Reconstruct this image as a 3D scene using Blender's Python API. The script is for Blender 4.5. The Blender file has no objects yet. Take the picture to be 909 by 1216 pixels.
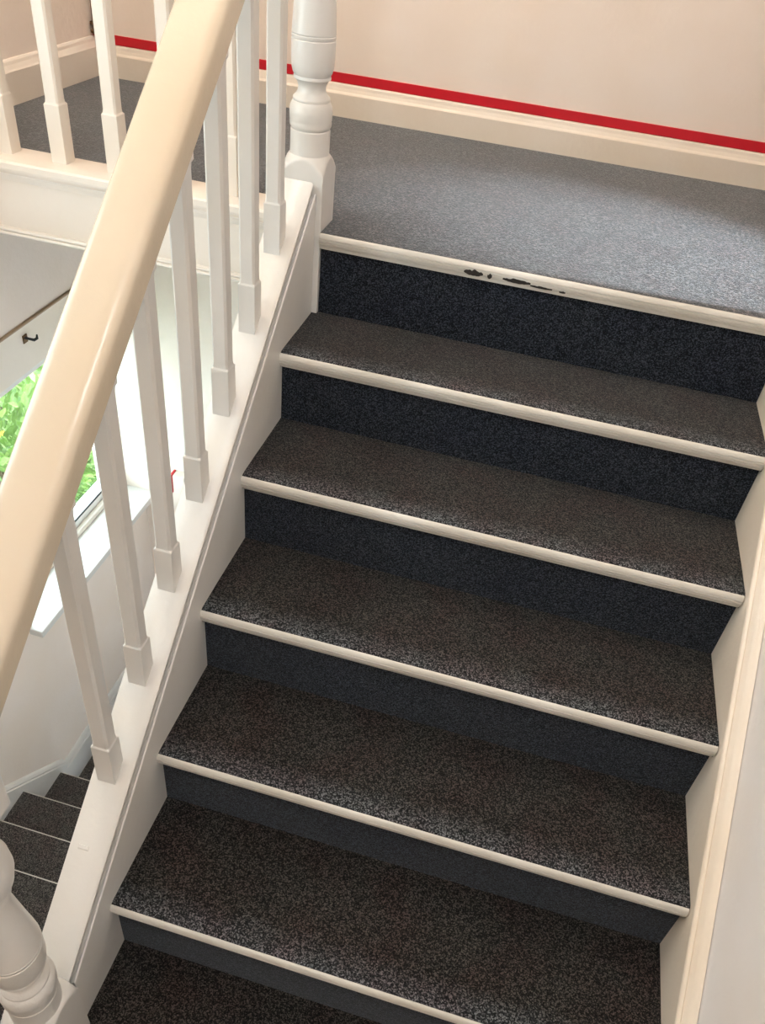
import bpy, bmesh, math, random
from mathutils import Vector, Matrix
random.seed(7)
sc = bpy.context.scene
col = sc.collection

# ------------------------------------------------------------------ camera
cam_d = bpy.data.cameras.new('camera')
cam = bpy.data.objects.new('camera', cam_d); col.objects.link(cam)
RIGHT = Vector((0.9640, 0.2480, 0.0970)); FWD = Vector((-0.1330, 0.7640, -0.6310))
FWD.normalize(); RIGHT = (RIGHT - FWD * RIGHT.dot(FWD)).normalized(); UP = RIGHT.cross(FWD)
cam.matrix_world = Matrix(((RIGHT.x, UP.x, -FWD.x, 0.5338), (RIGHT.y, UP.y, -FWD.y, -1.7127),
                           (RIGHT.z, UP.z, -FWD.z, 0.6693), (0, 0, 0, 1)))
cam_d.sensor_fit = 'VERTICAL'; cam_d.sensor_height = 36; cam_d.sensor_width = 36
cam_d.lens = 28.345; cam_d.clip_start = 0.02
sc.camera = cam

# ------------------------------------------------------------------ light and exposure
sc.view_settings.view_transform = 'Standard'; sc.view_settings.look = 'None'
sc.view_settings.gamma = 1; sc.view_settings.use_curve_mapping = False
sc.view_settings.exposure = 0.05
sc.cycles.use_denoising = True
sc.cycles.max_bounces = 10; sc.cycles.diffuse_bounces = 6
sc.cycles.caustics_reflective = False; sc.cycles.caustics_refractive = False

w = bpy.data.worlds.new('sky'); sc.world = w; w.use_nodes = True
bg = w.node_tree.nodes['Background']; bg.inputs[0].default_value = (0.80, 0.92, 1.0, 1); bg.inputs[1].default_value = 8.5

def lamp(name, kind, loc, color, energy, direction=None, **kw):
    d = bpy.data.lights.new(name, kind); d.color = color; d.energy = energy
    for k, v in kw.items(): setattr(d, k, v)
    o = bpy.data.objects.new(name, d); col.objects.link(o); o.location = loc
    if direction: o.rotation_euler = Vector(direction).to_track_quat('-Z', 'Y').to_euler()
    return o
SUN = lamp('sun', 'SUN', (-4, 4, 6), (1, 0.95, 0.85), 5.0, (-0.25, -0.5, -0.83), angle=0.01)
PORTAL_L = lamp('window_portal', 'AREA', (-1.36, 0.53, -1.3), (1, 1, 1), 1, (1, 0, 0), shape='RECTANGLE', size=0.9, size_y=0.9)
PORTAL_L.data.cycles.is_portal = True
PORTAL_H = lamp('half_landing_portal', 'AREA', (-1.36, -0.9, 0.5), (1, 1, 1), 1, (1, 0, 0), shape='RECTANGLE', size=0.9, size_y=1.2)
PORTAL_H.data.cycles.is_portal = True
WARM = lamp('ceiling_bulb', 'POINT', (-0.55, 0.0, 2.45), (1.0, 0.89, 0.77), 58, shadow_soft_size=0.10)
COOL = lamp('added_cool_fill', 'POINT', (0.35, -2.0, 2.42), (0.86, 0.93, 1.0), 36, shadow_soft_size=0.12)  # unseen cool fill, added to brighten the foot of the flight
SPOT = lamp('added_landing_spot', 'SPOT', (2.2, 0.075, 1.3), (0.87, 0.95, 1.0), 470, (-1.42, 0.20, -1.3), spot_size=math.radians(28), spot_blend=0.9, shadow_soft_size=0.04)  # unseen spot, added to make the cool pool on the upper landing

# ------------------------------------------------------------------ materials
def nodes(m):
    m.use_nodes = True
    nt = m.node_tree
    return nt, nt.nodes, nt.links, nt.nodes['Principled BSDF']

def paint(name, base, rough=0.45, var=0.04, bump=0.12, scale=30, warm=(1, 0.97, 0.92)):
    m = bpy.data.materials.new(name); nt, N, L, b = nodes(m)
    tc = N.new('ShaderNodeTexCoord')
    n1 = N.new('ShaderNodeTexNoise'); n1.inputs['Scale'].default_value = 3.5; n1.inputs['Detail'].default_value = 5
    L.new(tc.outputs['Object'], n1.inputs['Vector'])
    r = N.new('ShaderNodeValToRGB')
    r.color_ramp.elements[0].position = 0.3; r.color_ramp.elements[1].position = 0.7
    r.color_ramp.elements[0].color = (base[0]*(1-var)*warm[0], base[1]*(1-var)*warm[1], base[2]*(1-var)*warm[2], 1)
    r.color_ramp.elements[1].color = (*base, 1)
    L.new(n1.outputs['Fac'], r.inputs['Fac']); L.new(r.outputs['Color'], b.inputs['Base Color'])
    b.inputs['Roughness'].default_value = rough
    n2 = N.new('ShaderNodeTexNoise'); n2.inputs['Scale'].default_value = scale; n2.inputs['Detail'].default_value = 4
    L.new(tc.outputs['Object'], n2.inputs['Vector'])
    bp = N.new('ShaderNodeBump'); bp.inputs['Strength'].default_value = bump; bp.inputs['Distance'].default_value = 0.004
    L.new(n2.outputs['Fac'], bp.inputs['Height']); L.new(bp.outputs['Normal'], b.inputs['Normal'])
    return m

def plain(name, base, rough=0.5, metal=0.0):
    m = bpy.data.materials.new(name); nt, N, L, b = nodes(m)
    tc = N.new('ShaderNodeTexCoord'); n = N.new('ShaderNodeTexNoise'); n.inputs['Scale'].default_value = 40
    L.new(tc.outputs['Object'], n.inputs['Vector'])
    mx = N.new('ShaderNodeMix'); mx.data_type = 'RGBA'
    mx.inputs[6].default_value = (*[c * 0.85 for c in base], 1); mx.inputs[7].default_value = (*base, 1)
    L.new(n.outputs['Fac'], mx.inputs[0]); L.new(mx.outputs[2], b.inputs['Base Color'])
    b.inputs['Roughness'].default_value = rough; b.inputs['Metallic'].default_value = metal
    return m

def carpet(name, dark, mid, light, tint=(1.0, 0.80, 0.80), front_band=False, sheen=0.35, cell=470):
    """loop pile carpet: salt and pepper fibres, faint reddish patches, a paler, bluish front edge on treads"""
    m = bpy.data.materials.new(name); nt, N, L, b = nodes(m)
    tc = N.new('ShaderNodeTexCoord')
    v = N.new('ShaderNodeTexVoronoi'); v.inputs['Scale'].default_value = cell; v.inputs['Randomness'].default_value = 1
    L.new(tc.outputs['Object'], v.inputs['Vector'])
    n = N.new('ShaderNodeTexNoise'); n.inputs['Scale'].default_value = cell * 0.8; n.inputs['Detail'].default_value = 2
    L.new(tc.outputs['Object'], n.inputs['Vector'])
    sep = N.new('ShaderNodeSeparateColor'); L.new(v.outputs['Color'], sep.inputs[0])
    mul = N.new('ShaderNodeMath'); mul.operation = 'ADD'; L.new(sep.outputs[0], mul.inputs[0])
    nm = N.new('ShaderNodeMath'); nm.operation = 'MULTIPLY_ADD'; nm.inputs[1].default_value = 0.5; nm.inputs[2].default_value = -0.25
    L.new(n.outputs['Fac'], nm.inputs[0]); L.new(nm.outputs[0], mul.inputs[1])
    r = N.new('ShaderNodeValToRGB'); e = r.color_ramp.elements
    e[0].position = 0.1; e[0].color = (*dark, 1); e[1].position = 1.0; e[1].color = (*light, 1)
    k = e.new(0.55); k.color = (*mid, 1)
    L.new(mul.outputs[0], r.inputs['Fac'])
    big = N.new('ShaderNodeTexNoise'); big.inputs['Scale'].default_value = 9; big.inputs['Detail'].default_value = 3
    L.new(tc.outputs['Object'], big.inputs['Vector'])
    br = N.new('ShaderNodeValToRGB'); br.color_ramp.elements[0].position = 0.42; br.color_ramp.elements[1].position = 0.66
    br.color_ramp.elements[0].color = (1, 1, 1, 1); br.color_ramp.elements[1].color = (*tint, 1)
    L.new(big.outputs['Fac'], br.inputs['Fac'])
    mx = N.new('ShaderNodeMix'); mx.data_type = 'RGBA'; mx.blend_type = 'MULTIPLY'; mx.inputs[0].default_value = 1
    L.new(r.outputs['Color'], mx.inputs[6]); L.new(br.outputs['Color'], mx.inputs[7])
    out = mx.outputs[2]
    if front_band:  # treads turn paler and bluer towards the front edge
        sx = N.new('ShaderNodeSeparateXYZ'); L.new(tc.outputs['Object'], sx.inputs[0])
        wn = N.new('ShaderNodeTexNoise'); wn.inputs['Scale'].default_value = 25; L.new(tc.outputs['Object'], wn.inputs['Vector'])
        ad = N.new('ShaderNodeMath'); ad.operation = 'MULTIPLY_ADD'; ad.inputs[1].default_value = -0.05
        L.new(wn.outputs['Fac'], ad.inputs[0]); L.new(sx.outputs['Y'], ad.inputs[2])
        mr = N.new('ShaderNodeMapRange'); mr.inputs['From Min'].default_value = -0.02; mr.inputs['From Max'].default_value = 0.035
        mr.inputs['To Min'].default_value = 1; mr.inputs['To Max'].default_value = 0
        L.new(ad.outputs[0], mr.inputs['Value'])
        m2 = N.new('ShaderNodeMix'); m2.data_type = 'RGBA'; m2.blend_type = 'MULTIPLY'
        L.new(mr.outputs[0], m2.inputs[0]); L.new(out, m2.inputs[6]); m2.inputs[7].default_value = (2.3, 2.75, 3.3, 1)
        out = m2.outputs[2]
    L.new(out, b.inputs['Base Color'])
    b.inputs['Roughness'].default_value = 0.95
    b.inputs['Specular IOR Level'].default_value = 0.15
    b.inputs['Sheen Weight'].default_value = sheen; b.inputs['Sheen Roughness'].default_value = 0.4
    b.inputs['Sheen Tint'].default_value = (0.84, 0.92, 1.0, 1)
    bp = N.new('ShaderNodeBump'); bp.inputs['Strength'].default_value = 0.55; bp.inputs['Distance'].default_value = 0.003
    L.new(mul.outputs[0], bp.inputs['Height']); L.new(bp.outputs['Normal'], b.inputs['Normal'])
    return m

M = {}
M['wall'] = paint('wall_paint', (0.85, 0.77, 0.71), 0.75, 0.03, 0.25, 60)
M['wall_right'] = paint('wall_paint_right', (0.88, 0.865, 0.875), 0.7, 0.03, 0.3, 60)
M['gloss'] = paint('gloss_paint', (0.80, 0.75, 0.69), 0.28, 0.04, 0.22, 45)
M['rail'] = paint('rail_cream_gloss', (0.57, 0.50, 0.40), 0.25, 0.05, 0.2, 40)
M['white'] = paint('white_gloss', (0.69, 0.69, 0.685), 0.3, 0.03, 0.22, 45)
M['cream'] = paint('cream_paint', (0.80, 0.735, 0.65), 0.4, 0.06, 0.3, 50)
M['nosing'] = paint('worn_nosing_paint', (0.68, 0.67, 0.635), 0.35, 0.28, 0.4, 90, (1, 0.97, 0.9))
M['ceiling'] = paint('ceiling_paint', (0.8, 0.77, 0.72), 0.8, 0.02, 0.1, 60)
M['red'] = plain('red_paint', (0.62, 0.006, 0.02), 0.35)
M['chip'] = plain('bare_dark_wood', (0.018, 0.014, 0.012), 0.8)
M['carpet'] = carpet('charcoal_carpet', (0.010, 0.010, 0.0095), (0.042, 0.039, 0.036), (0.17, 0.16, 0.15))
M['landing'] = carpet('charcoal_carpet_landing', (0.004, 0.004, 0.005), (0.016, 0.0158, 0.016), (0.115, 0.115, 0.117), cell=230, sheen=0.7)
M['tread'] = carpet('charcoal_carpet_tread', (0.0028, 0.0027, 0.0026), (0.0125, 0.0116, 0.0108), (0.082, 0.074, 0.067), front_band=True, sheen=0.25)
M['riser'] = carpet('charcoal_carpet_riser', (0.0026, 0.0036, 0.0058), (0.0095, 0.0122, 0.0185), (0.055, 0.066, 0.088), (0.92, 0.92, 1), sheen=0.25)  # same carpet as the treads; the cool light is put into its colour
M['brass'] = plain('brown_brass', (0.16, 0.10, 0.05), 0.4, 0.7)
M['lintel_shade'] = plain('lintel_shade_brown', (0.42, 0.30, 0.19), 0.5)  # brown that stands for the shade below the lintel edge
M['cable'] = plain('brown_cable', (0.18, 0.10, 0.06), 0.6)
M['black'] = plain('black_rubber', (0.01, 0.011, 0.013), 0.5)
M['upvc'] = plain('white_window_plastic', (0.82, 0.83, 0.82), 0.3)
M['leaf'] = plain('green_leaf', (0.17, 0.29, 0.06), 0.45)
M['leaf_pale'] = plain('pale_green_leaf', (0.40, 0.52, 0.17), 0.45)
M['leaf_dark'] = plain('dark_green_leaf', (0.06, 0.20, 0.05), 0.5)
M['petal'] = plain('yellow_petal', (0.9, 0.62, 0.05), 0.5)
M['bark'] = plain('brown_bark', (0.13, 0.085, 0.05), 0.9)
M['lawn'] = plain('lawn_green', (0.10, 0.2, 0.05), 0.95)
M['paving'] = plain('pale_paving', (0.6, 0.58, 0.54), 0.85)
M['brick'] = plain('outer_render', (0.55, 0.5, 0.45), 0.9)
g = bpy.data.materials.new('window_glass'); nt, N, L, b = nodes(g); M['glass'] = g
tr = N.new('ShaderNodeBsdfTransparent'); gl = N.new('ShaderNodeBsdfGlossy'); gl.inputs['Roughness'].default_value = 0.02
mxs = N.new('ShaderNodeMixShader'); mxs.inputs[0].default_value = 0.05
tr.inputs[0].default_value = (0.93, 0.97, 0.95, 1)
L.new(tr.outputs[0], mxs.inputs[1]); L.new(gl.outputs[0], mxs.inputs[2])
L.new(mxs.outputs[0], N['Material Output'].inputs['Surface'])
em = bpy.data.materials.new('lamp_glow'); nt, N, L, b = nodes(em); M['glow'] = em
b.inputs['Emission Color'].default_value = (1, 0.8, 0.55, 1); b.inputs['Emission Strength'].default_value = 6

# ------------------------------------------------------------------ helpers
def thing(name, label, cat, loc=(0, 0, 0), group=None):
    o = bpy.data.objects.new(name, None); col.objects.link(o); o.location = loc
    o.empty_display_size = 0.1; o['label'] = label; o['category'] = cat
    if group: o['group'] = group
    return o

def wloc(o):
    v = Vector(o.location)
    while o.parent: o = o.parent; v += Vector(o.location)
    return v

def obj(name, bm, mat, parent=None, origin=None, smooth=False):
    """links bm, given in world coordinates, as one mesh object with its origin at `origin` (or its parent's)"""
    pl = wloc(parent) if parent else Vector((0, 0, 0))
    og = Vector(origin) if origin is not None else pl
    bmesh.ops.recalc_face_normals(bm, faces=bm.faces)
    bmesh.ops.translate(bm, verts=bm.verts, vec=-og)
    me = bpy.data.meshes.new(name); bm.to_mesh(me); bm.free()
    me.materials.append(M[mat] if isinstance(mat, str) else mat)
    o = bpy.data.objects.new(name, me); col.objects.link(o)
    if parent: o.parent = parent
    o.location = og - pl
    if smooth:
        for p in me.polygons: p.use_smooth = True
        me.set_sharp_from_angle(angle=math.radians(38))
    return o

def struct(name, bm, mat, parent=None, origin=None, smooth=False):
    o = obj(name, bm, mat, parent, origin, smooth)
    if not parent: o['kind'] = 'structure'
    return o

def copy_thing(o, parent=None):
    c = o.copy(); col.objects.link(c)
    if parent: c.parent = parent
    for ch in list(o.children): copy_thing(ch, c)
    return c

def box(bm, x0, x1, y0, y1, z0, z1, bev=0.0):
    t = bmesh.new()
    vs = [t.verts.new((x, y, z)) for x in (x0, x1) for y in (y0, y1) for z in (z0, z1)]
    for f in ((0, 1, 3, 2), (4, 6, 7, 5), (0, 4, 5, 1), (2, 3, 7, 6), (0, 2, 6, 4), (1, 5, 7, 3)):
        t.faces.new([vs[i] for i in f])
    if bev:
        bmesh.ops.recalc_face_normals(t, faces=t.faces)
        bmesh.ops.bevel(t, geom=list(t.edges), offset=bev, segments=2, profile=0.5, affect='EDGES')
    me = bpy.data.meshes.new('tmp'); t.to_mesh(me); t.free(); bm.from_mesh(me); bpy.data.meshes.remove(me)
    return bm

def B(*a, **k): return box(bmesh.new(), *a, **k)

def rings(bm, rs, closed=True, caps=True):
    vr = [[bm.verts.new(p) for p in r] for r in rs]; n = len(rs[0])
    for a, b_ in zip(vr, vr[1:]):
        for i in range(n if closed else n - 1):
            j = (i + 1) % n
            bm.faces.new((a[i], a[j], b_[j], b_[i]))
    if caps and closed: bm.faces.new(vr[0]); bm.faces.new(vr[-1])
    return bm

def sweep(prof, pts, caps=True):
    """prof: (u, v) outline, pts: list of functions or (origin, uvec, vvec)"""
    return rings(bmesh.new(), [[Vector(o) + Vector(u) * a + Vector(v) * b_ for a, b_ in prof] for o, u, v in pts], True, caps)

def lathe(bm, prof, cx, cy, n=48):
    return rings(bm, [[(cx + r * math.cos(2*math.pi*i/n), cy + r * math.sin(2*math.pi*i/n), z) for i in range(n)] for z, r in prof])

def tube(bm, pts, r, n=8):
    rs = []
    for i, p in enumerate(pts):
        p = Vector(p); a = Vector(pts[max(i-1, 0)]); c = Vector(pts[min(i+1, len(pts)-1)])
        t = (c - a).normalized(); u = t.cross(Vector((0.31, 0.2, 0.93))).normalized(); v = t.cross(u)
        rr = r[i] if isinstance(r, (list, tuple)) else r
        rs.append([p + (u*math.cos(2*math.pi*k/n) + v*math.sin(2*math.pi*k/n)) * rr for k in range(n)])
    return rings(bm, rs)

# ------------------------------------------------------------------ measures (metres; z = 0 on the upper landing)
W = 1.042; G = 0.2229; RISE = 0.185; OV = 0.0152; S = RISE / G
DZ = [0, -0.0101, -0.0021, -0.0024, -0.0058, 0.0035, 0.0048, 0.0]
DY = [-0.0054, 0.0058, 0.0014, -0.0001, -0.0003, -0.0015, 0, 0]
Y = [-k*G + DY[k] for k in range(8)]; Z = [-k*RISE + DZ[k] for k in range(8)]
XL = -1.09; YB = 1.0; XR = 1.068; CEIL = 2.6; ZH = Z[6] - RISE
YF = -2.9; XE = 2.6; ZLOW = -2.84

# ------------------------------------------------------------------ room shell
bm = bmesh.new()
box(bm, -1.34, -0.077, 0.046, YB + 0.1, -0.155, 0.0); box(bm, -0.077, XE, 0.0165, YB + 0.1, -0.155, 0.0); box(bm, 0.017, XR, -0.0015, 0.0165, -0.006, 0.0)
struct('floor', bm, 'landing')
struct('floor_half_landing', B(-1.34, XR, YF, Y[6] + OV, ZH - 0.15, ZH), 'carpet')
struct('floor_lower', B(-1.34, XE, 0.0, YB + 0.1, ZLOW - 0.1, ZLOW), 'carpet')
struct('ceiling', B(-1.4, XE, YF, YB + 0.1, CEIL, CEIL + 0.1), 'ceiling')
struct('wall_back', B(-1.34, XE + 0.1, YB, YB + 0.2, ZLOW - 0.1, CEIL), 'wall')
WY0, WY1, WZ0, WZ1 = 0.075, YB, -1.80, -0.635
bm = bmesh.new()
box(bm, -1.34, XL, YF, -1.35, -3.2, CEIL); box(bm, -1.34, XL, -1.35, -0.45, -3.2, -0.1); box(bm, -1.34, XL, -1.35, -0.45, 1.1, CEIL); box(bm, -1.34, XL, -0.45, WY0, -3.2, CEIL); box(bm, -1.34, XL, WY0, YB, -3.2, WZ0); box(bm, -1.34, XL, WY0, YB, WZ1, CEIL)
struct('wall_left', bm, 'wall')
bm = bmesh.new()
box(bm, XR, XR + 0.15, YF, 0.03, -3.2, CEIL)
struct('wall_right', bm, 'wall_right')
struct('wall_landing_end', B(XE, XE + 0.1, -0.2, YB, -0.2, CEIL), 'wall')
struct('wall_landing_front', B(XR + 0.15, XE + 0.1, -0.12, 0.03, -0.2, CEIL), 'wall')
struct('wall_front', B(-1.34, XR + 0.15, YF - 0.2, YF, ZH - 0.2, CEIL), 'wall')
# lower storey closing walls, out of sight under the stair
struct('wall_lower_front', B(-1.34, XE, -3.1, YF, -3.2, ZH - 0.2), 'wall')
struct('wall_lower_end', B(XE, XE + 0.1, -0.2, YB, ZLOW - 0.1, -0.2), 'wall')
struct('wall_lower_right', B(XR, XE + 0.1, -0.2, -0.1, ZLOW - 0.1, -0.2), 'wall')

# skirting boards (moulded top) and the red band over the rear one
SK = [(0, 0), (0.019, 0), (0.019, 0.066), (0.017, 0.069), (0.013, 0.073), (0.009, 0.082), (0.007, 0.090), (0.004, 0.094), (0, 0.095)]
struct('baseboard_back', sweep(SK, [((XL, YB, 0), (0, -1, 0), (0, 0, 1)), ((XE, YB, 0), (0, -1, 0), (0, 0, 1))]), 'cream')
SKL = [(0, 0), (0.019, 0), (0.019, 0.085), (0.016, 0.089), (0.010, 0.100), (0.008, 0.108), (0.004, 0.113), (0, 0.114)]
struct('baseboard_left', sweep(SKL, [((XL, 0.03, 0), (1, 0, 0), (0, 0, 1)), ((XL, YB, 0), (1, 0, 0), (0, 0, 1))]), 'gloss')
struct('trim_1', B(XL, XE, YB - 0.004, YB, 0.0955, 0.1235, bev=0.001), 'red')
# lower string and skirting along the descending flight, on the left wall
LY = [-0.223*j for j in range(8)]; LZ = [-2.650 + 0.1936*j for j in range(8)]
def lstr(y, h): return -2.650 - 0.868*y + h
pr = [(0, -0.34), (0.02, -0.34), (0.02, 0.035), (0.016, 0.041), (0.016, 0.048), (0.010, 0.060), (0.004, 0.066), (0, 0.067)]
bm = rings(bmesh.new(), [[(XL + u, y, lstr(y, v)) for u, v in pr] for y in (-1.56, 0.045)])
struct('baseboard_lower_stair', bm, 'white')
pr = [(0, 0), (0.02, 0), (0.02, 0.15), (0.016, 0.156), (0.016, 0.163), (0.010, 0.178), (0.004, 0.186), (0, 0.187)]
struct('baseboard_lower_left', sweep(pr, [((XL, 0.045, ZLOW), (1, 0, 0), (0, 0, 1)), ((XL, YB, ZLOW), (1, 0, 0), (0, 0, 1))]), 'white')
struct('baseboard_lower_back', sweep(pr, [((XL, YB, ZLOW), (0, -1, 0), (0, 0, 1)), ((XE, YB, ZLOW), (0, -1, 0), (0, 0, 1))]), 'white')

# landing edge: fascia with a bead under it
fa = [(0.035, 0.0), (0.019, 0.0), (0.014, -0.006), (0.014, -0.012), (0.020, -0.016), (0.024, -0.022), (0.028, -0.034), (0.028, -0.150), (0.022, -0.152), (0.020, -0.156), (0.022, -0.160), (0.026, -0.1615), (0.022, -0.163), (0.020, -0.167), (0.023, -0.171), (0.035, -0.172)]
struct('trim_2', sweep([(a + 0.008, b_) for a, b_ in fa], [((XL, 0, 0), (0, 1, 0), (0, 0, 1)), ((-0.076, 0, 0), (0, 1, 0), (0, 0, 1))]), 'gloss')

# ------------------------------------------------------------------ window in the left wall
win = B(-1.275, -1.215, WY0, YB - 0.001, WZ0 + 0.03, WZ0 + 0.095, bev=0.004)
box(win, -1.275, -1.215, WY0, YB - 0.001, -0.93, WZ1, bev=0.004)
box(win, -1.275, -1.215, WY0, WY0 + 0.05, WZ0 + 0.03, WZ1, bev=0.004)
box(win, -1.275, -1.215, YB - 0.05, YB - 0.001, WZ0 + 0.03, WZ1, bev=0.004)
wo = struct('window_1', win, 'upvc')
obj('pane', B(-1.252, -1.246, WY0 + 0.045, YB - 0.046, WZ0 + 0.09, -0.925), 'glass', wo)
bm = bmesh.new(); box(bm, -1.2165, -1.2135, WY0 + 0.05, YB - 0.05, WZ0 + 0.088, WZ0 + 0.097)
obj('gasket', bm, 'black', wo)
bm = bmesh.new(); box(bm, -1.214, -1.190, WY0, YB - 0.001, WZ0 + 0.03, WZ0 + 0.055, bev=0.003)
obj('frame_bead', bm, 'gloss', wo)
bm = bmesh.new(); box(bm, -1.214, -1.200, WY0, YB - 0.001, -0.90, WZ1, bev=0.003)
obj('head_board', bm, 'gloss', wo)
struct('trim_3', B(-1.213, -1.034, 0.055, YB, WZ0 - 0.004, WZ0 + 0.028, bev=0.004), 'white')   # window sill
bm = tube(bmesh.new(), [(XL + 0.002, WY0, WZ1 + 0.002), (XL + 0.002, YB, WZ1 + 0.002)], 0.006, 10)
struct('lintel_shade_strip', bm, 'lintel_shade')  # thin brown strip modelling the shade line under the lintel
hk = thing('window_latch', 'small dark brass latch hook fixed over the window under the landing', 'latch', (-1.199, 0.515, -0.775))
bm = bmesh.new(); box(bm, -1.200, -1.196, 0.495, 0.520, -0.790, -0.760, bev=0.001); obj('plate', bm, 'brass', hk)
obj('hook', tube(bmesh.new(), [(-1.197, 0.506, -0.770), (-1.182, 0.508, -0.772), (-1.172, 0.520, -0.780), (-1.172, 0.538, -0.782), (-1.178, 0.548, -0.774)], [0.005, 0.005, 0.0055, 0.005, 0.003]), 'black', hk, smooth=True)

# second window in the left wall, over the half landing beside the camera
fw = bmesh.new()
for a in ((-1.35, -0.45, -0.1, -0.04), (-1.35, -0.45, 1.04, 1.1), (-1.35, -1.29, -0.1, 1.1), (-0.51, -0.45, -0.1, 1.1), (-0.93, -0.87, -0.1, 1.1)):
    box(fw, -1.28, -1.22, a[0], a[1], a[2], a[3])
fo = struct('window_2', fw, 'upvc')
for y0, y1 in ((-1.30, -0.92), (-0.88, -0.50)):
    obj('pane', B(-1.253, -1.247, y0, y1, -0.05, 1.05), 'glass', fo)

# ------------------------------------------------------------------ the upper flight
def nosing_bm(x0, x1, yf, zt, h=0.033):
    # grooved half-round strip, profile in (y, z)
    P = [(0.020, -0.006), (0.0045, -0.0035), (0.0025, -0.0005), (0.0, -0.001), (-0.002, -0.003), (-0.0042, -0.0075), (-0.0048, -0.0105), (-0.0026, -0.0118), (-0.0026, -0.0128), (-0.0046, -0.0140),
         (-0.0040, -0.0185), (-0.0014, -0.0196), (-0.0014, -0.0206), (-0.0030, -0.0216), (-0.0012, -0.0262), (0.0014, -0.0270), (0.0016, -0.0278), (0.0004, -0.0286), (0.0024, -h), (0.020, -h)]
    return sweep(P, [((x0, yf, zt), (0, 1, 0), (0, 0, 1)), ((x1, yf, zt), (0, 1, 0), (0, 0, 1))])

st = thing('staircase', 'upper flight of charcoal carpeted stairs with worn white nosings', 'stairs', (W/2, Y[6], ZH))
def tread_bm(x0, x1, yf, yb, zt, t=0.03):
    # gently cushioned front lip; side edges slightly uneven
    nx = 40; rows = [(yf + 0.0030, -0.005), (yf + 0.0045, -0.0015), (yf + 0.009, 0.0003), (yf + 0.03, 0.0008), (yf + 0.08, 0.0006), ((yf + yb)/2, 0.0), (yb, 0.0)]
    bm = bmesh.new(); vs = []
    for y, dz in rows:
        r = []
        for i in range(nx + 1):
            x = x0 + (x1 - x0) * i / nx
            r.append(bm.verts.new((x, y, zt + dz + 0.0006*math.sin(i*1.7 + y*31))))
        vs.append(r)
    for a, b_ in zip(vs, vs[1:]):
        for i in range(nx): bm.faces.new((a[i], a[i+1], b_[i+1], b_[i]))
    e = bmesh.ops.extrude_face_region(bm, geom=list(bm.faces))
    bmesh.ops.translate(bm, verts=[v for v in e['geom'] if isinstance(v, bmesh.types.BMVert)], vec=(0, 0, -t))
    return bm
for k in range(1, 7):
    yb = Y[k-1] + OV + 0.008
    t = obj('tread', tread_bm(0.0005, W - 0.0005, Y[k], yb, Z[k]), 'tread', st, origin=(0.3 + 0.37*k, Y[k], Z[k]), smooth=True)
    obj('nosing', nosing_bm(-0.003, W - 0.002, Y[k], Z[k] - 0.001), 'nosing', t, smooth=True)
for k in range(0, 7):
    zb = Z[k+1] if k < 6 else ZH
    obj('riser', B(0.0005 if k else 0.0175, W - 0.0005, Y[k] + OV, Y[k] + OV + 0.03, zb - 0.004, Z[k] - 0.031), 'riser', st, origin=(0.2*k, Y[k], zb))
ln = obj('landing_nosing', nosing_bm(0.017, XR - 0.002, Y[0], 0.0008, 0.036), 'nosing', st, smooth=True)
# bare dark wood where the paint has chipped off the landing's nosing
def chip(x0, x1, z0, z1, n, seed):
    rnd = random.Random(seed); bm = bmesh.new(); up = []; lo = []
    for i in range(n + 1):
        x = x0 + (x1 - x0) * i / n; e = math.sin(math.pi * min(max(i / n, 0.04), 0.96)) ** 0.5
        up.append((x, z0 + (z1 - z0) * (0.5 + e * rnd.uniform(0.15, 0.5)))); lo.append((x, z0 + (z1 - z0) * (0.5 - e * rnd.uniform(0.42, 0.5))))
    out = lo + up[::-1]
    f = [bm.verts.new((x, Y[0] - 0.0050, z - 0.003)) for x, z in out]; b_ = [bm.verts.new((x, Y[0] + 0.002, z - 0.003)) for x, z in out]
    m_ = len(f)
    for i in range(n): bm.faces.new((f[i], f[i+1], f[m_-2-i], f[m_-1-i]))
    for i in range(m_): bm.faces.new((f[i], f[(i+1) % m_], b_[(i+1) % m_], b_[i]))
    return bm
for a in ((0.350, 0.392, -0.024, -0.008, 10, 1), (0.402, 0.412, -0.024, -0.010, 4, 2), (0.436, 0.497, -0.022, -0.011, 14, 3), (0.497, 0.545, -0.023, -0.018, 10, 5), (0.560, 0.574, -0.024, -0.020, 5, 8)):
    obj('paint_chip', chip(*a), 'chip', ln)

# strings: the wall string with its bead, the open string under the balustrade
def pitch(prof, y0, y1, n=1, cut0=None, cut1=None):
    rs = []
    for i in range(n + 1):
        y = y0 + (y1 - y0) * i / n
        rs.append([(x, y, S*y + h) for x, h in prof])
    return rings(bmesh.new(), rs)
ws = [(W, -0.30), (W, 0.026), (W - 0.003, 0.028), (W - 0.004, 0.033), (W - 0.002, 0.038), (W + 0.003, 0.0395), (W + 0.0045, 0.037), (W + 0.0055, 0.038), (W + 0.009, 0.052), (W + 0.018, 0.062), (XR - 0.0015, 0.064), (XR - 0.0015, -0.30)]
obj('wall_string', pitch(ws, Y[6] - 0.1, 0.03, 20), 'cream', st, smooth=True)
os_ = [(0.004, -0.36), (0.004, 0.084), (0.0025, 0.0865), (0.0005, 0.0865), (-0.0012, 0.084), (-0.003, 0.080), (-0.009, 0.080), (-0.011, 0.0865), (-0.074, 0.0865), (-0.074, -0.36)]
op = obj('open_string', pitch(os_, Y[6] + 0.09, -0.004), 'white', st)
so = [(0.0, -0.361), (0.0, -0.39), (W, -0.39), (W, -0.361)]
obj('soffit', pitch(so, Y[6] + 0.09, 0.0), 'ceiling', st)

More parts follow.
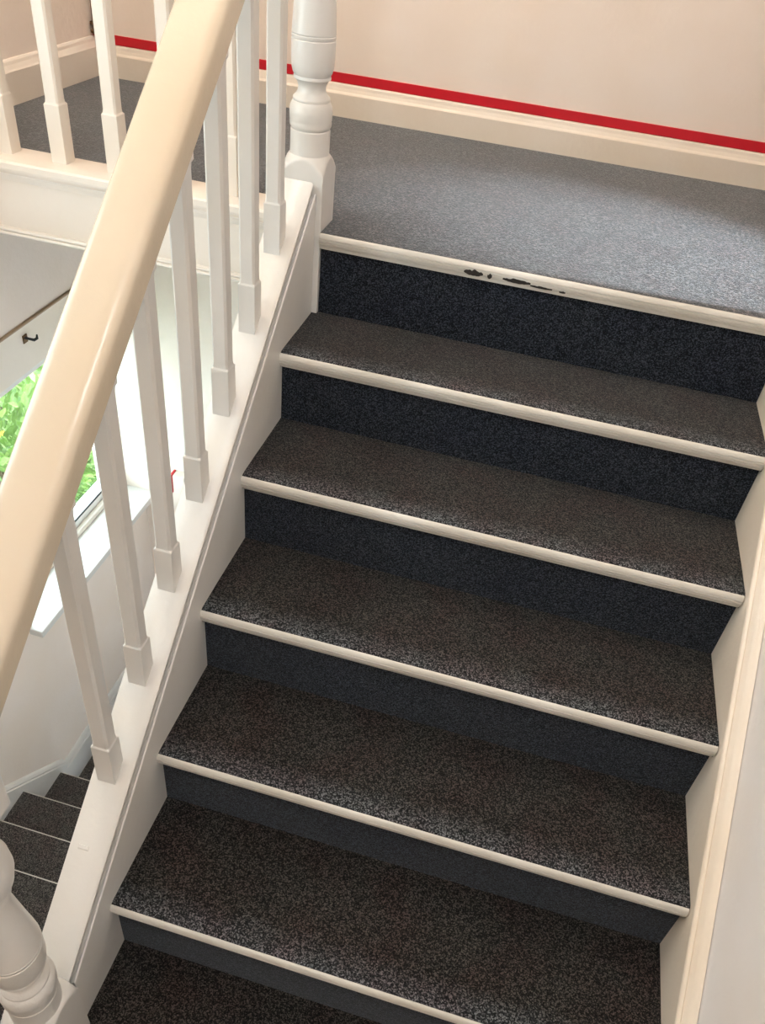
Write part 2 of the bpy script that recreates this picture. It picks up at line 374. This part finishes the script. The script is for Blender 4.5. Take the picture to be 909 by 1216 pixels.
# ------------------------------------------------------------------ balustrade of the upper flight
HB, HT = 0.795, 0.864
bl = thing('stair_balustrade', 'white painted sloping handrail, balusters and base rail beside the upper flight', 'balustrade', (-0.038, -1.25, S * -1.25))
cap = [(-0.078, 0.0875), (-0.010, 0.0875), (-0.0045, 0.0905), (-0.003, 0.095), (-0.003, 0.105), (-0.007, 0.109), (-0.074, 0.109), (-0.078, 0.105)]
obj('base_rail', pitch(cap, -1.2555, -0.004, 24), 'white', bl, smooth=True)
n = 20; xc, hw = -0.041, 0.042
HS = 0.040
hr = [(xc - hw + 0.010, HB), (xc + hw - 0.010, HB), (xc + hw - 0.004, HB + 0.003), (xc + hw, HB + 0.009), (xc + hw, HB + HS)]
for i in range(1, n):
    a = math.pi * i / n
    hr.append((xc + hw * math.copysign(abs(math.cos(a)) ** 0.5, math.cos(a)), HB + HS + (HT - HB - HS) * math.sin(a) ** 0.55))
hr += [(xc - hw, HB + HS), (xc - hw, HB + 0.009), (xc - hw + 0.004, HB + 0.003)]
obj('handrail', pitch(hr, -1.2555, -0.0025, 24), 'rail', bl, smooth=True)

def baluster_bm(cx, cy, zb, zt, low, high, slope, a=0.018, b_=0.0158, ch=0.0042):
    """square ends, stop-chamfered shaft; ends cut to the slope of the rails"""
    def ring(z, h, c, sl):
        o = []
        for sx, sy, first in ((1, 1, 0), (-1, 1, 1), (-1, -1, 0), (1, -1, 1)):
            p = [(sx*h, sy*(h - c)), (sx*(h - c), sy*h)]
            if first: p.reverse()
            for x, y in p: o.append((cx + x, cy + y, z + sl * y))
        return o
    t = 0.0006
    R = [ring(zb, a, t, slope), ring(zb + low, a, t, 0), ring(zb + low + 0.004, b_ + 0.0004, 0.0032, 0), ring(zb + low + 0.012, b_, ch, 0),
         ring(zt - high - 0.012, b_, ch, 0), ring(zt - high - 0.004, b_ + 0.0004, 0.0032, 0), ring(zt - high, a, t, 0), ring(zt, a, t, slope)]
    return rings(bmesh.new(), R)
b0 = None
for i in range(7):
    cy = -0.975 + 0.1416 * i; cx = -0.0455
    zb = S*cy + 0.1075; zt = S*cy + HB + 0.002
    if b0 is None:
        b0 = obj('baluster', baluster_bm(cx, cy, zb, zt, 0.090, 0.058, S), 'white', bl, origin=(cx, cy, zb)); base0 = Vector(b0.location)
    else:
        c = b0.copy(); col.objects.link(c); c.location = base0 + Vector((0, 0.1416*i, S*0.1416*i))

# ------------------------------------------------------------------ newel posts
def newel(label, cx, cy, zb, foot, taper):
    nw = thing('newel_post', label, 'newel post', (cx, cy, foot), 'turned newel posts')
    a = 0.047
    def sq(z, h, c, n=6):
        """square ring whose corners are rounded towards a circle as c -> h"""
        o = []
        for q, (sx, sy) in enumerate(((1, 1), (-1, 1), (-1, -1), (1, -1))):
            for i in range(n + 1):
                t = math.pi/2 * (q + i / n)
                o.append((cx + sx*(h - c) + c*math.cos(t), cy + sy*(h - c) + c*math.sin(t), z))
        return o
    R = [sq(foot, a, 0.002), sq(zb - 0.047, a, 0.002)]
    bm = rings(bmesh.new(), R, caps=True)
    obj('square_base', bm, 'white', nw)
    # broached shoulders: each face ends in an arch, the corner spandrels slope to the turning
    bm = bmesh.new(); rows = []; n = 64
    for j in range(15):
        t = j / 14.0; z = zb - 0.047 + 0.047 * t; d = zb - z
        R_ = 0.0425 + 0.028 * (d / 0.040) ** 0.85 if d > 0 else 0.0425
        row = []
        for i in range(n):
            th = 2 * math.pi * i / n
            r = min(a / max(abs(math.cos(th)), abs(math.sin(th))), R_)
            row.append((cx + r*math.cos(th), cy + r*math.sin(th), z))
        rows.append(row)
    rings(bm, rows); obj('shoulder', bm, 'white', nw, smooth=True)
    P = [(-0.001, 0.0425), (0.040, 0.0425), (0.047, 0.0425), (0.0495, 0.0405), (0.052, 0.0422), (0.056, 0.0440), (0.062, 0.0446), (0.066, 0.0440), (0.0675, 0.0447), (0.082, 0.0455), (0.094, 0.0440), (0.101, 0.0405), (0.1035, 0.0385), (0.106, 0.0392), (0.110, 0.0385), (0.116, 0.0325), (0.123, 0.0290), (0.131, 0.0288), (0.138, 0.0312), (0.143, 0.0350), (0.145, 0.0388), (0.149, 0.0388), (0.151, 0.0375),
         (0.156, 0.0405), (0.166, 0.0433), (0.180, 0.0447), (0.215, 0.0450), (0.2165, 0.0434), (0.219, 0.0448), (0.223, 0.0448), (0.2245, 0.0432), (0.2265, 0.0447), *taper, (0.385, 0.0255), (0.387, 0.0310), (0.392, 0.0320), (0.397, 0.0300), (0.405, 0.0345), (0.42, 0.0405), (0.445, 0.0450), (0.47, 0.0435), (0.50, 0.0360), (0.515, 0.0330), (0.518, 0.0400), (0.53, 0.0420), (0.545, 0.0400), (0.550, 0.0380), (0.575, 0.0400)]
    obj('turned_shaft', lathe(bmesh.new(), [(zb + z, r) for z, r in P], cx, cy), 'white', nw, smooth=True)
    bm = B(cx - a, cx + a, cy - a, cy + a, zb + 0.574, zb + 0.82, bev=0.004); obj('square_top', bm, 'white', nw)
    bm = lathe(bmesh.new(), [(zb + 0.82, 0.035), (zb + 0.83, 0.05), (zb + 0.85, 0.055), (zb + 0.875, 0.048), (zb + 0.89, 0.025), (zb + 0.893, 0.0)][:-1], cx, cy, 32)
    obj('cap', bm, 'white', nw, smooth=True)
    return nw
newel('white turned newel post standing at the top landing edge', -0.030, 0.045, 0.152, Z[1] + 0.0012, [(0.27, 0.0424), (0.32, 0.0370), (0.36, 0.0300), (0.378, 0.0262)])
newel('white turned newel post at the foot of the upper flight, lower left corner', -0.030, -1.303, -0.905, Z[6] + 0.0012, [(0.245, 0.0424), (0.273, 0.0383), (0.31, 0.0333), (0.352, 0.0278), (0.378, 0.0248)])

# ------------------------------------------------------------------ landing balustrade
lb = thing('landing_balustrade', 'white landing balustrade above the stairwell, square balusters on a low moulded base rail', 'balustrade', (-0.58, 0.06, 0))
br_ = [(0.004, 0.0), (0.002, 0.006), (0.002, 0.018), (0.006, 0.0225), (0.110, 0.0225), (0.113, 0.018), (0.113, 0.0)]
obj('base_rail', sweep(br_, [((XL, 0, 0.0005), (0, 1, 0), (0, 0, 1)), ((-0.078, 0, 0.0005), (0, 1, 0), (0, 0, 1))]), 'gloss', lb)
lr = [(y_ , h - HB) for y_, h in hr]
obj('handrail', sweep([(a - xc, b_) for a, b_ in lr], [((XL, 0.072, 0.86), (0, 1, 0), (0, 0, 1)), ((-0.078, 0.072, 0.86), (0, 1, 0), (0, 0, 1))]), 'gloss', lb, smooth=True)
b1 = None
for i in range(6):
    cx = -0.222 - 0.1435 * i
    if b1 is None:
        b1 = obj('baluster', baluster_bm(cx, 0.073, 0.022, 0.862, 0.128, 0.09, 0, a=0.019, b_=0.0165), 'gloss', lb, origin=(cx, 0.073, 0.022)); l0 = Vector(b1.location)
    else:
        c = b1.copy(); col.objects.link(c); c.location = l0 + Vector((-0.1435*i, 0, 0))

# a raised paint run on the base rail near its foot
yy = -1.085
obj('paint_run', rings(bmesh.new(), [[(x, yy + dy, S*(yy + dy) + 0.1085 + dz) for dy, dz in ((-0.004, 0), (-0.002, 0.002), (0.002, 0.002), (0.004, 0))] for x in (-0.060, -0.040)]), 'white', bl)

# cable run in the landing's corner
cb = thing('wall_cable', 'thin brown cable running down the corner behind the landing balusters', 'cable', (XL + 0.012, YB - 0.012, 0.11))
pts = [(XL + 0.010 + 0.0015*math.sin(i*1.3), YB - 0.012 + 0.0015*math.cos(i*0.9), 0.118 + 0.1*i) for i in range(24)]
obj('lead', tube(bmesh.new(), pts, 0.0045, 6), 'cable', cb, smooth=True)
for z in (0.122, 0.145): obj('clip', B(XL + 0.002, XL + 0.022, YB - 0.020, YB - 0.001, z, z + 0.011, bev=0.002), 'brass', cb)

# small red-ended box on the wall below the landing
rb = thing('wall_box', 'small cream box with a red end on the wall above the lower stairs', 'box', (-0.89, YB, -1.65))
obj('body', B(-0.918, -0.86, YB - 0.045, YB - 0.0005, -1.71, -1.615, bev=0.004), 'cream', rb)
obj('red_end', B(-0.929, -0.9185, YB - 0.048, YB - 0.0005, -1.713, -1.612, bev=0.002), 'red', rb)

# ------------------------------------------------------------------ the lower flight, descending beside the upper one
s2 = thing('staircase', 'lower flight of dark carpeted stairs with thin white nosings going down at the left', 'stairs', (-0.58, -0.8, ZLOW))
XS0, XS1 = XL + 0.0205, -0.095
for j in range(0, 7):
    y1, y0 = LY[j], LY[j] - 0.223 - 0.02
    t = obj('tread', B(XS0, XS1, y0, y1 - 0.0045, LZ[j] - 0.03, LZ[j]), 'carpet', s2, origin=(-0.5, y1, LZ[j]))
    P = [(-0.0045, 0.0005), (-0.001, 0.0005), (0.0, -0.002), (0.0, -0.028), (-0.0045, -0.028)]
    obj('nosing', sweep(P, [((XS0, y1, LZ[j]), (0, 1, 0), (0, 0, 1)), ((XS1, y1, LZ[j]), (0, 1, 0), (0, 0, 1))]), 'nosing', t)
    zb = LZ[j-1] if j else ZLOW
    obj('riser', B(XS0, XS1, y1 - 0.045, y1 - 0.02, zb, LZ[j] - 0.03), 'riser', s2)
bm = rings(bmesh.new(), [[(x, y, lstr(y, h)) for x, h in ((-0.094, -0.34), (-0.06, -0.34), (-0.06, 0.05), (-0.094, 0.05))] for y in (-1.5, 0.0)])
obj('outer_string', bm, 'white', s2)

# ------------------------------------------------------------------ ceiling lamp, plus the unseen added fittings
cl = thing('ceiling_lamp', 'round warm ceiling lamp over the stairwell', 'lamp', (-0.55, 0.0, CEIL))
obj('rose', lathe(bmesh.new(), [(CEIL, 0.07), (CEIL - 0.02, 0.06), (CEIL - 0.03, 0.03)], -0.55, 0.0, 24), 'white', cl, smooth=True)
c2 = copy_thing(cl); c2['label'] = 'round cool white fill lamp, unseen, added over the half landing'; c2.location = (0.35, -2.0, CEIL)  # fitting made up for the added cool fill
dl = thing('added_spotlight', 'small white spotlight, unseen, added at the right to light the upper landing', 'lamp', (2.2, 0.03, 1.32))  # fitting made up for the added spot beam
obj('bracket', B(2.16, 2.24, 0.0305, 0.045, 1.30, 1.40, bev=0.004), 'white', dl)
ax = Vector((-1.7, 0.20, -1.3)).normalized(); p0 = Vector((2.2, 0.075, 1.3))
obj('shade', rings(bmesh.new(), [[p0 + ax*t + (ax.orthogonal().normalized()*math.cos(2*math.pi*i/20) + ax.cross(ax.orthogonal().normalized())*math.sin(2*math.pi*i/20))*r for i in range(20)] for t, r in ((-0.11, 0.025), (-0.10, 0.035), (-0.06, 0.04), (-0.061, 0.037), (-0.09, 0.033))], caps=False), 'white', dl, smooth=True)

# ------------------------------------------------------------------ garden beyond the window
struct('ground', B(-9, -1.36, -3, 9, -3.1, -2.95), 'lawn')
def leaf_bm(l, wd):
    bm = bmesh.new()
    pts = [(0, 0, 0), (wd*0.5, l*0.35, 0.006), (wd*0.42, l*0.65, 0.004), (0, l, -0.012), (-wd*0.42, l*0.65, 0.004), (-wd*0.5, l*0.35, 0.006), (0, l*0.5, -0.004)]
    v = [bm.verts.new(p) for p in pts]
    for i in range(6): bm.faces.new((v[i], v[(i+1) % 6], v[6]))
    return bm
def shrub(label, x, y, h, rad, nleaf, npart, leafmat, stuffmat, seed, flowers=0):
    rnd = random.Random(seed); z0 = -2.95
    s = thing('garden_shrub', label, 'shrub', (x, y, z0))
    tips = []
    stem = bmesh.new()
    for i in range(9):
        a = rnd.uniform(0, 6.28); rr = rad * rnd.uniform(0.3, 0.8)
        p = [Vector((x + rr*t*math.cos(a), y + rr*t*math.sin(a), z0 + h*0.9*(t ** 0.8))) for t in (0, 0.3, 0.6, 1)]
        tube(stem, p, [0.02, 0.014, 0.009, 0.004], 5)
    obj('stem', stem, 'bark', s)
    def place():
        u = rnd.random() ** 0.35; th = rnd.uniform(0, 6.28); ph = math.acos(rnd.uniform(-0.6, 1))
        v = Vector((math.sin(ph)*math.cos(th)*rad, math.sin(ph)*math.sin(th)*rad, h*0.58 + math.cos(ph)*h*0.45)) * 1.0
        v = Vector((v.x*u, v.y*u, h*0.55 + (v.z - h*0.55)*u))
        d = Vector((v.x, v.y, v.z - h*0.5)).normalized() + Vector((rnd.uniform(-.6, .6), rnd.uniform(-.6, .6), rnd.uniform(-.5, .7)))
        return Vector((x, y, z0)) + v, d.normalized()
    proto = leaf_bm(0.085, 0.042); pm = bpy.data.meshes.new('tmp'); proto.to_mesh(pm); proto.free()
    bm = bmesh.new()
    for i in range(nleaf):
        p, d = place(); k0 = len(bm.verts); bm.from_mesh(pm); bm.verts.ensure_lookup_table()
        Mx = Matrix.Translation(p) @ d.to_track_quat('Y', 'Z').to_matrix().to_4x4() @ Matrix.Rotation(rnd.uniform(-1, 1), 4, 'Y') @ Matrix.Scale(rnd.uniform(0.6, 1.3), 4)
        for v in bm.verts[k0:]: v.co = Mx @ v.co
    f = obj('foliage', bm, stuffmat, s); f['kind'] = 'stuff'
    first = None
    for i in range(npart):
        p, d = place(); p = Vector((x, y, z0)) + (p - Vector((x, y, z0))) * 1.06
        if first is None:
            first = obj('leaf', leaf_bm(0.12, 0.058), leafmat, s, origin=(0, 0, 0)); o = first
        else:
            o = first.copy(); col.objects.link(o)
        o.location = p - Vector((x, y, z0)); o.rotation_mode = 'QUATERNION'
        o.rotation_quaternion = d.to_track_quat('Y', 'Z'); sc_ = rnd.uniform(0.7, 1.2); o.scale = (sc_, sc_, sc_)
    for i in range(flowers):
        p, d = place(); p = Vector((x, y, z0)) + (p - Vector((x, y, z0))) * 1.08
        bm = bmesh.new()
        for q in range(6):
            a = q * math.pi / 3; r = 0.032
            c0 = bm.verts.new(p); c1 = bm.verts.new(p + Vector((r*math.cos(a - .4), r*math.sin(a - .4), 0.012))); c2 = bm.verts.new(p + Vector((r*1.25*math.cos(a), r*1.25*math.sin(a), 0.004))); c3 = bm.verts.new(p + Vector((r*math.cos(a + .4), r*math.sin(a + .4), 0.012)))
            bm.faces.new((c0, c1, c2, c3))
        obj('flower', bm, 'petal', s)
    bpy.data.meshes.remove(pm)
    return s
shrub('sunlit bright green leafy shrub outside the window, nearest the pane', -2.15, 1.45, 1.15, 0.55, 1500, 110, 'leaf_pale', 'leaf', 11, 5)
shrub('yellow green shrub outside the window, behind the nearest shrub', -3.3, 2.75, 1.35, 0.7, 1800, 60, 'leaf_pale', 'leaf', 12, 0)
shrub('dark green shrub outside the window, at the right of the pane', -1.9, 2.45, 0.85, 0.36, 900, 40, 'leaf', 'leaf_dark', 13, 0)
struct('trim_5', B(-6.2, -6.0, -2, 9, -2.95, -1.4), 'paving')   # garden wall far behind the shrubs
